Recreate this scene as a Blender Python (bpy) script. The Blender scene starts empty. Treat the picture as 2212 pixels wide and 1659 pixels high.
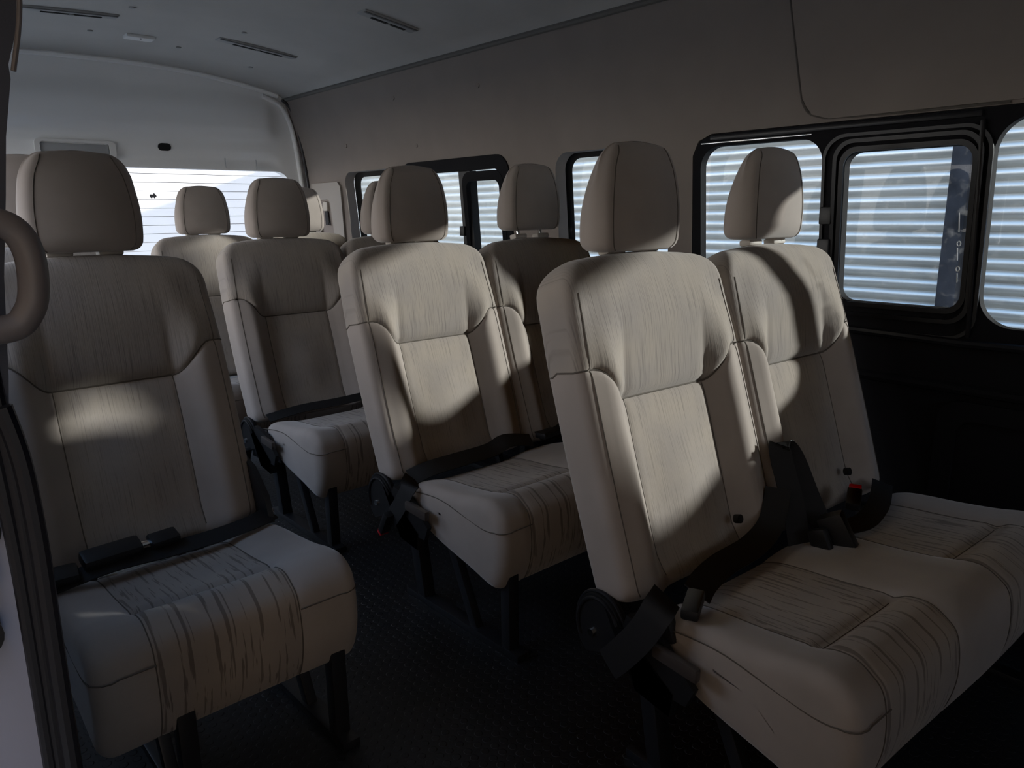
import bpy, bmesh, math, random
from math import sin, cos, pi, radians, exp, sqrt
from mathutils import Vector, Matrix
from mathutils.geometry import delaunay_2d_cdt
random.seed(7)
S = bpy.context.scene
COL = S.collection

# ------------------------------------------------------------------ camera
CAM_YAW, CAM_PITCH, CAM_ROLL, F_PX = 41.461, 12.969, -0.642, 1600.9
cd = bpy.data.cameras.new('camera'); cam = bpy.data.objects.new('camera', cd); COL.objects.link(cam)
cd.sensor_width = 36.0; cd.lens = F_PX / 2212 * 36; cd.clip_start = 0.02; cd.clip_end = 200
_y, _p, _r = radians(CAM_YAW), radians(CAM_PITCH), radians(CAM_ROLL)
_f = Vector((sin(_y)*cos(_p), cos(_y)*cos(_p), -sin(_p)))
_rt = Vector((cos(_y), -sin(_y), 0)); _up = _rt.cross(_f)
_r2 = _rt*cos(_r) + _up*sin(_r); _u2 = -_rt*sin(_r) + _up*cos(_r)
M = Matrix((_r2, _u2, -_f)).transposed().to_4x4(); M.translation = Vector((0, 0, 1.0))
cam.matrix_world = M
S.camera = cam

# ------------------------------------------------------------------ view, sky, sun
S.view_settings.view_transform = 'Standard'; S.view_settings.look = 'None'
S.view_settings.gamma = 1.0; S.view_settings.exposure = 0.32
S.view_settings.use_curve_mapping = False
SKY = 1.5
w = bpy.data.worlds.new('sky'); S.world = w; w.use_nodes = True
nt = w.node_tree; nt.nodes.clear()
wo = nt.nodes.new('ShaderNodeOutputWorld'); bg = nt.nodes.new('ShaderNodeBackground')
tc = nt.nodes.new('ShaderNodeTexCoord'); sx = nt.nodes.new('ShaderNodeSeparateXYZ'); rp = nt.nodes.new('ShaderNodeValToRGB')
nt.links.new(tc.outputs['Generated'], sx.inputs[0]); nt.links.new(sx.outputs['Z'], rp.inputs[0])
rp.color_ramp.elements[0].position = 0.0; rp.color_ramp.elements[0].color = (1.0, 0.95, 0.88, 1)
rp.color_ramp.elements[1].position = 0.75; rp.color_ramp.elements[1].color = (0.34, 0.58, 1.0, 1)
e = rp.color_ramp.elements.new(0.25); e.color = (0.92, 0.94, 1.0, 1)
# sky boosted towards the door side, added to light the rear of the cabin
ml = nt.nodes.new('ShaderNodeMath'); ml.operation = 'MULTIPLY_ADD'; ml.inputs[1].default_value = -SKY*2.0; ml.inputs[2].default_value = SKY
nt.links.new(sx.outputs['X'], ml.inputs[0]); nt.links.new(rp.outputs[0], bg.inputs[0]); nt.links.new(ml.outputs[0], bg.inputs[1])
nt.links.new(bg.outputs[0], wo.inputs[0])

SUN_AZ, SUN_EL, SUN_STR = 55.0, 15.2, 4.2     # azimuth measured from -Y (vehicle front) towards +X
sd = bpy.data.lights.new('sun', 'SUN'); sun = bpy.data.objects.new('sun', sd); COL.objects.link(sun)
sd.energy = SUN_STR; sd.angle = radians(2.4); sd.color = (1.0, 0.975, 0.92)
_sv = Vector((sin(radians(SUN_AZ))*cos(radians(SUN_EL)), -cos(radians(SUN_AZ))*cos(radians(SUN_EL)), sin(radians(SUN_EL))))
sun.rotation_euler = _sv.to_track_quat('Z', 'Y').to_euler()
sun.location = _sv*20

S.cycles.use_denoising = True
S.cycles.max_bounces = 10; S.cycles.diffuse_bounces = 6; S.cycles.transmission_bounces = 8
S.cycles.sample_clamp_indirect = 6.0

# ------------------------------------------------------------------ materials
def new_mat(name):
    m = bpy.data.materials.new(name); m.use_nodes = True
    n = m.node_tree; b = n.nodes['Principled BSDF']
    return m, n, b
def simple(name, col, rough=0.6, metal=0.0, noise=0.0, nscale=30, bump=0.0, spec=0.5, coat=0.0):
    m, n, b = new_mat(name)
    b.inputs['Base Color'].default_value = (*col, 1); b.inputs['Roughness'].default_value = rough
    b.inputs['Metallic'].default_value = metal; b.inputs['Specular IOR Level'].default_value = spec
    b.inputs['Coat Weight'].default_value = coat
    if noise or bump:
        t = n.nodes.new('ShaderNodeTexCoord'); z = n.nodes.new('ShaderNodeTexNoise')
        z.inputs['Scale'].default_value = nscale; z.inputs['Detail'].default_value = 4
        n.links.new(t.outputs['Object'], z.inputs['Vector'])
        if noise:
            r = n.nodes.new('ShaderNodeValToRGB')
            r.color_ramp.elements[0].color = (*[c*(1-noise) for c in col], 1)
            r.color_ramp.elements[1].color = (*[min(1, c*(1+noise)) for c in col], 1)
            r.color_ramp.elements[0].position = .3; r.color_ramp.elements[1].position = .7
            n.links.new(z.outputs['Fac'], r.inputs[0]); n.links.new(r.outputs[0], b.inputs['Base Color'])
        if bump:
            z2 = n.nodes.new('ShaderNodeTexNoise'); z2.inputs['Scale'].default_value = nscale*20
            n.links.new(t.outputs['Object'], z2.inputs['Vector'])
            u = n.nodes.new('ShaderNodeBump'); u.inputs['Strength'].default_value = bump; u.inputs['Distance'].default_value = .001
            n.links.new(z2.outputs['Fac'], u.inputs['Height']); n.links.new(u.outputs[0], b.inputs['Normal'])
    return m
def math_node(n, op, a, b=None, clamp=False):
    k = n.nodes.new('ShaderNodeMath'); k.operation = op; k.use_clamp = clamp
    for i, v in enumerate((a, b)):
        if v is None: continue
        if isinstance(v, (int, float)): k.inputs[i].default_value = v
        else: n.links.new(v, k.inputs[i])
    return k.outputs[0]
def streak_fabric(name, base, dark, fx, fl, lo, hi, cushion=False):
    """woven fabric with fine darker streaks running along the seat"""
    m, n, b = new_mat(name)
    t = n.nodes.new('ShaderNodeTexCoord'); s = n.nodes.new('ShaderNodeSeparateXYZ')
    n.links.new(t.outputs['Object'], s.inputs[0])
    if cushion: along = math_node(n, 'SUBTRACT', s.outputs['Y'], s.outputs['Z'])
    else: along = s.outputs['Z']
    c = n.nodes.new('ShaderNodeCombineXYZ')
    n.links.new(math_node(n, 'MULTIPLY', s.outputs['X'], fx), c.inputs[0])
    n.links.new(math_node(n, 'MULTIPLY', along, fl), c.inputs[1])
    z = n.nodes.new('ShaderNodeTexNoise'); z.inputs['Scale'].default_value = 1; z.inputs['Detail'].default_value = 2.5; z.inputs['Roughness'].default_value = .6
    n.links.new(c.outputs[0], z.inputs['Vector'])
    r = n.nodes.new('ShaderNodeValToRGB'); r.color_ramp.elements[0].position = lo; r.color_ramp.elements[1].position = hi
    r.color_ramp.elements[0].color = (*base, 1); r.color_ramp.elements[1].color = (*dark, 1)
    n.links.new(z.outputs['Fac'], r.inputs[0])
    # broad wear / pile direction blotches
    z2 = n.nodes.new('ShaderNodeTexNoise'); z2.inputs['Scale'].default_value = 9; z2.inputs['Detail'].default_value = 3
    n.links.new(t.outputs['Object'], z2.inputs['Vector'])
    r2 = n.nodes.new('ShaderNodeValToRGB'); r2.color_ramp.elements[0].position = .35; r2.color_ramp.elements[1].position = .65
    r2.color_ramp.elements[0].color = (.9, .9, .92, 1); r2.color_ramp.elements[1].color = (1.06, 1.04, 1.0, 1)
    n.links.new(z2.outputs['Fac'], r2.inputs[0])
    mx = n.nodes.new('ShaderNodeMix'); mx.data_type = 'RGBA'; mx.blend_type = 'MULTIPLY'; mx.inputs[0].default_value = 1
    n.links.new(r.outputs[0], mx.inputs[6]); n.links.new(r2.outputs[0], mx.inputs[7])
    n.links.new(mx.outputs[2], b.inputs['Base Color'])
    b.inputs['Roughness'].default_value = .9; b.inputs['Specular IOR Level'].default_value = .15
    b.inputs['Sheen Weight'].default_value = .25; b.inputs['Sheen Roughness'].default_value = .5
    u = n.nodes.new('ShaderNodeBump'); u.inputs['Strength'].default_value = .35; u.inputs['Distance'].default_value = .001; u.invert = True
    n.links.new(z.outputs['Fac'], u.inputs['Height']); n.links.new(u.outputs[0], b.inputs['Normal'])
    return m
def velour(name, base):
    m, n, b = new_mat(name)
    t = n.nodes.new('ShaderNodeTexCoord')
    z = n.nodes.new('ShaderNodeTexNoise'); z.inputs['Scale'].default_value = 7; z.inputs['Detail'].default_value = 4
    n.links.new(t.outputs['Object'], z.inputs['Vector'])
    r = n.nodes.new('ShaderNodeValToRGB'); r.color_ramp.elements[0].position = .35; r.color_ramp.elements[1].position = .68
    r.color_ramp.elements[0].color = (*[c*.9 for c in base], 1); r.color_ramp.elements[1].color = (*[c*1.06 for c in base], 1)
    n.links.new(z.outputs['Fac'], r.inputs[0]); n.links.new(r.outputs[0], b.inputs['Base Color'])
    b.inputs['Roughness'].default_value = .9; b.inputs['Specular IOR Level'].default_value = .12
    b.inputs['Sheen Weight'].default_value = .35; b.inputs['Sheen Roughness'].default_value = .45
    z2 = n.nodes.new('ShaderNodeTexNoise'); z2.inputs['Scale'].default_value = 900
    n.links.new(t.outputs['Object'], z2.inputs['Vector'])
    u = n.nodes.new('ShaderNodeBump'); u.inputs['Strength'].default_value = .12; u.inputs['Distance'].default_value = .0006
    n.links.new(z2.outputs['Fac'], u.inputs['Height']); n.links.new(u.outputs[0], b.inputs['Normal'])
    return m
FAB = (.342, .296, .264)
M_velour = velour('plain velour', FAB)
M_yoke = streak_fabric('streaked yoke fabric', (.30, .265, .235), (.17, .15, .135), 480, 9, .52, .72)
M_panel = streak_fabric('streaked panel fabric', (.33, .29, .255), (.20, .175, .155), 430, 10, .54, .74)
M_cush = streak_fabric('slit pattern cushion fabric', (.32, .275, .24), (.165, .138, .12), 125, 8, .55, .585, True)
M_seam = simple('seam thread', (.10, .085, .07), .9)
M_black = simple('black plastic', (.012, .012, .013), .45, spec=.4)
M_blackg = simple('satin black moulding', (.010, .010, .012), .35, spec=.3)
M_matte = simple('matte black trim', (.010, .010, .012), .8, bump=.2, nscale=40, spec=.12)
M_steel = simple('black painted steel', (.012, .012, .014), .4)
M_chrome = simple('chrome', (.8, .8, .8), .15, 1.0)
M_belt = simple('black webbing', (.014, .014, .015), .7, spec=.3)
M_red = simple('red button', (.45, .01, .02), .4)
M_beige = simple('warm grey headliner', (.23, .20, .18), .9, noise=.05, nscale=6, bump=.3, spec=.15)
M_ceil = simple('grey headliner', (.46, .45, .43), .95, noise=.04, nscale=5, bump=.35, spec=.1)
M_beigep = simple('beige moulded plastic', (.25, .222, .195), .5, bump=.1)
M_white = simple('white body paint', (.82, .83, .83), .35, spec=.5, coat=.3)
M_wplast = simple('white plastic', (.70, .70, .69), .45)
M_rubber = simple('door seal rubber', (.018, .018, .022), .42)
M_pillar = simple('blue grey pillar trim', (.045, .05, .07), .6, bump=.1)
M_bronze = simple('grey brown soft plastic', (.15, .135, .135), .45)
M_lever = simple('worn dark brown plastic', (.055, .045, .04), .4)
M_bezel = simple('gloss black bezel', (.008, .008, .010), .28, spec=.22)
M_dark = simple('dark void', (.004, .004, .004), .9)

def floor_mat():
    m, n, b = new_mat('studded black rubber mat')
    t = n.nodes.new('ShaderNodeTexCoord')
    v = n.nodes.new('ShaderNodeTexVoronoi'); v.inputs['Scale'].default_value = 42; v.inputs['Randomness'].default_value = 0.12
    n.links.new(t.outputs['Object'], v.inputs['Vector'])
    r = n.nodes.new('ShaderNodeValToRGB'); r.color_ramp.elements[0].position = .30; r.color_ramp.elements[1].position = .36
    r.color_ramp.elements[0].color = (1, 1, 1, 1); r.color_ramp.elements[1].color = (0, 0, 0, 1)
    n.links.new(v.outputs['Distance'], r.inputs[0])
    u = n.nodes.new('ShaderNodeBump'); u.inputs['Strength'].default_value = 1; u.inputs["Distance"].default_value = .0009
    n.links.new(r.outputs[0], u.inputs['Height']); n.links.new(u.outputs[0], b.inputs['Normal'])
    z = n.nodes.new('ShaderNodeTexNoise'); z.inputs['Scale'].default_value = 5; z.inputs['Detail'].default_value = 5
    n.links.new(t.outputs['Object'], z.inputs['Vector'])
    r2 = n.nodes.new('ShaderNodeValToRGB'); r2.color_ramp.elements[0].color = (.006, .0065, .008, 1); r2.color_ramp.elements[1].color = (.014, .014, .015, 1)
    n.links.new(z.outputs['Fac'], r2.inputs[0]); n.links.new(r2.outputs[0], b.inputs['Base Color'])
    b.inputs['Roughness'].default_value = .5
    return m
M_floor = floor_mat()
def glass_mat(name, tint=(1, 1, 1), dirt=0.0, dirt_scale=60):
    m = bpy.data.materials.new(name); m.use_nodes = True; n = m.node_tree; n.nodes.clear()
    o = n.nodes.new('ShaderNodeOutputMaterial'); tr = n.nodes.new('ShaderNodeBsdfTransparent'); tr.inputs[0].default_value = (*tint, 1)
    g = n.nodes.new('ShaderNodeBsdfGlossy'); g.inputs['Roughness'].default_value = .02
    fr = n.nodes.new('ShaderNodeFresnel'); fr.inputs[0].default_value = 1.3
    mx = n.nodes.new('ShaderNodeMixShader')
    ge = n.nodes.new('ShaderNodeNewGeometry'); fq = n.nodes.new('ShaderNodeMath'); fq.operation = 'SUBTRACT'; fq.use_clamp = True
    n.links.new(fr.outputs[0], fq.inputs[0]); n.links.new(ge.outputs['Backfacing'], fq.inputs[1])
    n.links.new(fq.outputs[0], mx.inputs[0]); n.links.new(tr.outputs[0], mx.inputs[1]); n.links.new(g.outputs[0], mx.inputs[2])
    out = mx.outputs[0]
    if dirt:
        t = n.nodes.new('ShaderNodeTexCoord'); z = n.nodes.new('ShaderNodeTexNoise'); z.inputs['Scale'].default_value = dirt_scale; z.inputs['Detail'].default_value = 6
        n.links.new(t.outputs['Object'], z.inputs['Vector'])
        r = n.nodes.new('ShaderNodeValToRGB'); r.color_ramp.elements[0].position = .58; r.color_ramp.elements[1].position = .8
        r.color_ramp.elements[0].color = (0, 0, 0, 1); r.color_ramp.elements[1].color = (dirt, dirt, dirt, 1)
        n.links.new(z.outputs['Fac'], r.inputs[0])
        d = n.nodes.new('ShaderNodeBsdfDiffuse'); d.inputs[0].default_value = (.8, .8, .8, 1)
        tl = n.nodes.new('ShaderNodeBsdfTranslucent'); tl.inputs[0].default_value = (.8, .8, .8, 1)
        a = n.nodes.new('ShaderNodeMixShader'); n.links.new(d.outputs[0], a.inputs[1]); n.links.new(tl.outputs[0], a.inputs[2])
        m2 = n.nodes.new('ShaderNodeMixShader'); n.links.new(r.outputs[0], m2.inputs[0]); n.links.new(out, m2.inputs[1]); n.links.new(a.outputs[0], m2.inputs[2])
        out = m2.outputs[0]
    n.links.new(out, o.inputs[0])
    return m
M_glass = glass_mat('clear window glass', (.93, .96, .97), .12, 40)
M_glassr = glass_mat('rear window glass', (.97, .97, .97))
def shutter_mat():
    m, n, b = new_mat('galvanised shutter steel')
    t = n.nodes.new('ShaderNodeTexCoord'); s = n.nodes.new('ShaderNodeMapping'); s.inputs['Scale'].default_value = (1, .8, 14)
    n.links.new(t.outputs['Object'], s.inputs[0])
    z = n.nodes.new('ShaderNodeTexNoise'); z.inputs['Scale'].default_value = 3; z.inputs['Detail'].default_value = 5
    n.links.new(s.outputs[0], z.inputs['Vector'])
    r = n.nodes.new('ShaderNodeValToRGB'); r.color_ramp.elements[0].position = .3; r.color_ramp.elements[1].position = .7
    r.color_ramp.elements[0].color = (.36, .345, .31, 1); r.color_ramp.elements[1].color = (.52, .50, .45, 1)
    n.links.new(z.outputs['Fac'], r.inputs[0]); n.links.new(r.outputs[0], b.inputs['Base Color'])
    b.inputs['Metallic'].default_value = .5; b.inputs['Roughness'].default_value = .42
    return m
M_shut = shutter_mat()
M_post = simple('weathered steel post', (.03, .03, .033), .9, noise=.5, nscale=7, spec=.1)
M_road = simple('pale concrete yard', (.62, .57, .50), .9, noise=.1, nscale=2)
M_wwall = simple('white rendered wall', (.86, .83, .80), .9)

# ------------------------------------------------------------------ object helpers
def tag(o, label=None, cat=None, group=None, kind=None):
    if label: o['label'] = label
    if cat: o['category'] = cat
    if group: o['group'] = group
    if kind: o['kind'] = kind
    return o
def empty(name, loc=(0, 0, 0), rz=0):
    o = bpy.data.objects.new(name, None); COL.objects.link(o); o.location = loc; o.rotation_euler = (0, 0, rz)
    o.empty_display_size = .1
    return o
def link(name, me, parent=None, loc=None):
    o = bpy.data.objects.new(name, me); COL.objects.link(o)
    if parent: o.parent = parent
    if loc: o.location = loc
    return o
def mesh(name, V, F, mats, parent=None, smooth=True, mi=None, sharp=None):
    me = bpy.data.meshes.new(name); me.from_pydata([tuple(v) for v in V], [], F)
    for m in (mats if isinstance(mats, (list, tuple)) else [mats]): me.materials.append(m)
    if mi: me.polygons.foreach_set('material_index', mi)
    if smooth: me.polygons.foreach_set('use_smooth', [True]*len(F))
    me.validate(); me.update()
    if sharp is not None: me.set_sharp_from_angle(angle=radians(sharp))
    return link(name, me, parent)
class MB:
    """collects rounded boxes, tubes, prisms into one mesh"""
    def __init__(s): s.V = []; s.F = []
    def add(s, V, F):
        b = len(s.V); s.V += [Vector(v) for v in V]; s.F += [[i+b for i in f] for f in F]
        return s
    def box(s, c, d, rot=None, bev=.004):
        x, y, z = d[0]/2, d[1]/2, d[2]/2
        bm = bmesh.new(); bmesh.ops.create_cube(bm, size=1)
        for v in bm.verts: v.co = Vector((v.co.x*2*x, v.co.y*2*y, v.co.z*2*z))
        if bev: bmesh.ops.bevel(bm, geom=bm.edges[:], offset=min(bev, x*.9, y*.9, z*.9), segments=2, affect='EDGES', profile=.6)
        R = rot if rot is not None else Matrix.Identity(3)
        bm.verts.index_update()
        V = [R @ v.co + Vector(c) for v in bm.verts]; F = [[v.index for v in f.verts] for f in bm.faces]
        bm.free(); return s.add(V, F)
    def beam(s, a, b, wd, dp, bev=.003, hint=(1, 0, 0)):
        a = Vector(a); b = Vector(b); z = (b-a); L = z.length; z.normalize()
        x = Vector(hint); x = (x - z*x.dot(z)).normalized(); y = z.cross(x)
        return s.box((a+b)/2, (wd, dp, L), Matrix((x, y, z)).transposed(), bev)
    def tube(s, pts, r, n=10, closed=False, cap=True):
        pts = [Vector(p) for p in pts]; N = len(pts); V = []; F = []
        rr = r if isinstance(r, (list, tuple)) else [r]*N
        up = None
        for i, p in enumerate(pts):
            if closed: t = (pts[(i+1) % N]-pts[i-1])
            else: t = pts[min(i+1, N-1)]-pts[max(i-1, 0)]
            t.normalize()
            if up is None:
                up = Vector((0, 0, 1)) if abs(t.z) < .9 else Vector((1, 0, 0))
            up = (up - t*up.dot(t)).normalized(); sd_ = t.cross(up)
            for k in range(n):
                a = 2*pi*k/n; V.append(p + up*cos(a)*rr[i] + sd_*sin(a)*rr[i])
        for i in range(N if closed else N-1):
            j = (i+1) % N
            for k in range(n):
                F.append([i*n+k, i*n+(k+1) % n, j*n+(k+1) % n, j*n+k])
        if cap and not closed: F.append(list(range(n))[::-1]); F.append([(N-1)*n+k for k in range(n)])
        return s.add(V, F)
    def ribbon(s, pts, width, wdir, th=.0022):
        pts = [Vector(p) for p in pts]; N = len(pts); V = []; F = []
        wd = wdir if isinstance(wdir, list) else [wdir]*N
        for i, p in enumerate(pts):
            t = (pts[min(i+1, N-1)]-pts[max(i-1, 0)]).normalized(); q = Vector(wd[i]); q = (q-t*q.dot(t)).normalized(); m = t.cross(q)
            for a, b_ in ((-1, -1), (1, -1), (1, 1), (-1, 1)): V.append(p+q*a*width/2+m*b_*th/2)
        for i in range(N-1):
            for k in range(4): F.append([i*4+k, i*4+(k+1) % 4, i*4+4+(k+1) % 4, i*4+4+k])
        F.append([3, 2, 1, 0]); F.append([(N-1)*4+k for k in range(4)])
        return s.add(V, F)
    def prism(s, poly, frame, th):
        """poly = 2-D outline; frame = (origin, u, v, n); extruded th along n"""
        o, u, v, n_ = [Vector(q) for q in frame]; N = len(poly)
        V = [o+u*a+v*b for a, b in poly]+[o+u*a+v*b+n_*th for a, b in poly]
        F = [list(range(N))[::-1], list(range(N, 2*N))]+[[i, (i+1) % N, N+(i+1) % N, N+i] for i in range(N)]
        return s.add(V, F)
    def frame_strip(s, outer, inner, place, th):
        """ring between two equal-length outlines; place(a,b,d)->point, d depth 0..th"""
        N = len(outer); V = []
        for d in (0, th):
            V += [place(a, b, d) for a, b in outer]+[place(a, b, d) for a, b in inner]
        F = []
        for i in range(N):
            j = (i+1) % N
            F += [[i, j, N+j, N+i], [2*N+j, 2*N+i, 3*N+i, 3*N+j], [j, i, 2*N+i, 2*N+j], [N+i, N+j, 3*N+j, 3*N+i]]
        return s.add(V, F)
    def build(s, name, mat, parent=None, smooth=True, sharp=35, loc=None):
        o = mesh(name, s.V, s.F, mat, parent, smooth, sharp=sharp)
        bm = bmesh.new(); bm.from_mesh(o.data); bmesh.ops.recalc_face_normals(bm, faces=bm.faces[:]); bm.to_mesh(o.data); bm.free()
        if loc: o.location = loc
        return o
def rrect(a0, a1, b0, b1, r, n=8):
    P = []
    for (ca, cb, st) in ((a1-r, b1-r, 0), (a0+r, b1-r, 90), (a0+r, b0+r, 180), (a1-r, b0+r, 270)):
        for k in range(n+1):
            t = radians(st+90*k/n); P.append((ca+r*cos(t), cb+r*sin(t)))
    return P
def catmull(P, n, closed=True):
    out = []; N = len(P)
    for i in range(N if closed else N-1):
        g = (lambda k: P[k % N]) if closed else (lambda k: P[max(0, min(N-1, k))])
        p0, p1, p2, p3 = [Vector(g(i+k)) for k in (-1, 0, 1, 2)]
        for j in range(n):
            t = j/n
            out.append(.5*((2*p1)+(p2-p0)*t+(2*p0-5*p1+4*p2-p3)*t*t+(3*p1-p0-3*p2+p3)*t**3))
    if not closed: out.append(Vector(P[-1]))
    return out
def in_poly(p, P):
    x, y = p; c = False; j = len(P)-1
    for i in range(len(P)):
        if (P[i][1] > y) != (P[j][1] > y) and x < (P[j][0]-P[i][0])*(y-P[i][1])/(P[j][1]-P[i][1])+P[i][0]: c = not c
        j = i
    return c
def sheet(name, outer, holes, place, th, mat, parent=None, step=.12, sharp=40, warp=None):
    """flat outline with holes, triangulated, mapped by place(a,b,d) and given thickness th (d from 0 to th)"""
    pts = []; edges = []
    def ring(R):
        b = len(pts)
        for q in R: pts.append(Vector(q[:2]))
        for i in range(len(R)): edges.append((b+i, b+(i+1) % len(R)))
    def dens(R):
        o = []
        for i in range(len(R)):
            a = Vector(R[i]); b = Vector(R[(i+1) % len(R)]); k = max(1, int((b-a).length/step))
            for j in range(k): o.append(a+(b-a)*j/k)
        return o
    O = dens(outer); ring(O); H = [dens(h) for h in holes]
    for h in H: ring(h)
    x0 = min(p[0] for p in O); x1 = max(p[0] for p in O); y0 = min(p[1] for p in O); y1 = max(p[1] for p in O)
    yy = y0+step/2
    while yy < y1:
        xx = x0+step/2
        while xx < x1:
            if in_poly((xx, yy), O) and not any(in_poly((xx, yy), h) for h in H): pts.append(Vector((xx, yy)))
            xx += step
        yy += step
    vs, es, fs, *_ = delaunay_2d_cdt(pts, edges, [], 0, 1e-6)
    F = []
    for f in fs:
        c = sum((vs[i] for i in f), Vector((0, 0)))/len(f)
        if in_poly(c, O) and not any(in_poly(c, h) for h in H): F.append(list(f))
    cnt = {}
    for f in F:
        for i in range(len(f)):
            k = (f[i], f[(i+1) % len(f)]); cnt[k] = cnt.get(k, 0)+1
    N = len(vs); V = [place(v[0], v[1], 0) for v in vs]+[place(v[0], v[1], th) for v in vs]
    G = [f[:] for f in F]+[[i+N for i in f][::-1] for f in F]
    for (a, b) in cnt:
        if (b, a) not in cnt: G.append([b, a, a+N, b+N])
    mb = MB(); mb.add(V, G)
    o = mb.build(name, mat, parent, True, sharp)
    return o
def polytube(name, pts, r, mat, parent, n=6, closed=False):
    return MB().tube(pts, r, n, closed).build(name, mat, parent)

# ------------------------------------------------------------------ seat meshes
HW = .228                      # half width of one back
TH = radians(17.7)
UP = Vector((0, sin(TH), cos(TH))); NF = Vector((0, -cos(TH), sin(TH)))
BO = Vector((0, -.021, .338))
BL, BD = .620, .105            # length and depth of a back
SS = .405                      # seam height along the back
def sm(t): t = max(0, min(1, t)); return t*t*(3-2*t)
def back_mesh():
    fr = [-1, -.95, -.9, -.85, -.8, -.75, -.7, -.66, -.62, -.585, -.565, -.55, -.535, -.515, -.48, -.42, -.33, -.22, -.11, 0]
    fr = fr+[-f for f in fr[:-1][::-1]]
    cen0 = fr.index(-.55); cen1 = fr.index(.55)
    ss = [0, .004, .012, .022, .035, .06, .09, .12, .15, .18, .21, .24, .27, .30, .325, .35, .368, .382, .392, .399, .403, .405, .407, .411, .418, .43, .445, .465, .49, .515, .535, .55, .565, .577, .588, .597, .605, .611, .616, .619, .620]
    rings = []
    for s in ss:
        b = .03
        eb = b-sqrt(max(0, b*b-(b-min(s, b))**2)) if s < b else 0
        R = .075; t = s-(BL-R)
        et = R-sqrt(max(0, R*R-t*t)) if t > 0 else 0
        rt = .05; t2 = s-(BL-rt)
        ed = rt-sqrt(max(0, rt*rt-t2*t2)) if t2 > 0 else 0
        wv = HW-eb-et*1.0 + .004*sin(pi*min(1, s/.5))-.006*sm((s-.40)/.2)
        n0, n1 = -ed*.95-eb*.6, -BD+ed*.95+eb*.6+.012*(1-s/BL)
        rc = min(.022, (n0-n1)/2*.98)
        P = []
        xin = wv-rc
        for f in fr:
            a = abs(f)
            rec = -.026*sm((.80-a)/.30)*(1-sm((s-.405)/.13))*sm((s+.03)/.1)
            bol = .012*exp(-((a-.82)/.13)**2)*(1-sm((s-.42)/.12))
            yoke = .010*sm((s-.405)/.02)*(1-sm((s-.50)/.1))*sm((.93-a)/.3)
            lum = .010*exp(-((s-.17)/.10)**2)*sm((.5-a)/.5)
            dip = -.052*sm((.95-a)/.38)+.010*sm((a-.6)/.4)
            fade = exp(-((s-SS)/.11)**2) if abs(s-SS) < .3 else 0
            grv = -.0055*exp(-((s-SS)/.0045)**2)-.0022*exp(-((s-SS)/.018)**2)
            gv = -.004*exp(-((a-.55)/.022)**2)*(1 if s < .40 else 0)*sm(s/.05)
            crease = -.006*exp(-((a-.57)/.05)**2)*(1-sm((s-.405)/.13))*(1 if s > .405 else 0)
            crown = .010*(1-f*f)*sm((s-.5)/.1)
            P.append((f*xin, n0+rec+bol+yoke+lum+grv+gv+crease, s+dip*fade+crown))
        sh = .010*exp(-((s-SS)/.11)**2)
        for k in range(1, 6):
            a = pi/2*(1-k/5); P.append((xin+rc*cos(a), n0-rc+rc*sin(a), s+sh))
        for k in range(1, 5):
            P.append((wv, (n0-rc)+((n1+rc)-(n0-rc))*k/4, s+sh+.008*k/4*exp(-((s-SS)/.11)**2)))
        for k in range(1, 6):
            a = -pi/2*k/5; P.append((xin+rc*cos(a), n1+rc+rc*sin(a), s))
        for k in range(1, 8): P.append((xin*(1-2*k/8), n1, s))
        P.append((-xin, n1, s))
        for k in range(1, 6):
            a = -pi/2-pi/2*k/5; P.append((-xin+rc*cos(a), n1+rc+rc*sin(a), s+sh))
        for k in range(1, 5):
            P.append((-wv, (n1+rc)+((n0-rc)-(n1+rc))*k/4, s+sh+.008*(1-k/4)*exp(-((s-SS)/.11)**2)))
        for k in range(1, 5):
            a = pi-pi/2*k/5; P.append((-xin+rc*cos(a), n0-rc+rc*sin(a), s+sh))
        rings.append([BO+Vector((x, 0, 0))+UP*q+NF*n_ for x, n_, q in P])
    N = len(rings[0]); L = len(rings); si = ss.index(.405)
    V = [v for r in rings for v in r]
    reg = {'b': [], 't': [], 'c': []}
    for i in range(L-1):
        for k in range(N):
            f = [i*N+k, i*N+(k+1) % N, (i+1)*N+(k+1) % N, (i+1)*N+k]
            if i >= si: reg['t'].append(f)
            elif cen0 <= k < cen1: reg['c'].append(f)
            else: reg['b'].append(f)
    reg['b'].append(list(range(N))[::-1]); reg['t'].append([(L-1)*N+k for k in range(N)])
    nf = len(fr)
    seam1 = [rings[si][k] + NF*.0006 for k in range(nf)]
    # side continuation of the horizontal seam
    left = [rings[si][(nf+4+5+4+8+5-1+k) % N] for k in range(0)]
    lside = [rings[si][k % N] for k in range(N-10, N+1)]
    rside = [rings[si][k] for k in range(nf-1, nf+11)]
    seams = [lside[:-1]+seam1+rside[1:]]
    seams.append([rings[i][cen0]+NF*.0002 for i in range(3, si+1)])
    seams.append([rings[i][cen1]+NF*.0002 for i in range(3, si+1)])
    seams.append([rings[i][0] for i in range(2, L-9)])
    seams.append([rings[i][nf-1] for i in range(2, L-9)])
    return V, reg, seams
def sub(name, V, faces, mat, parent, normals_from=None):
    used = sorted({i for f in faces for i in f}); mp = {j: i for i, j in enumerate(used)}
    o = mesh(name, [V[i] for i in used], [[mp[i] for i in f] for f in faces], mat, parent)
    if normals_from: o.data.normals_split_custom_set_from_vertices([normals_from[i] for i in used])
    return o
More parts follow.
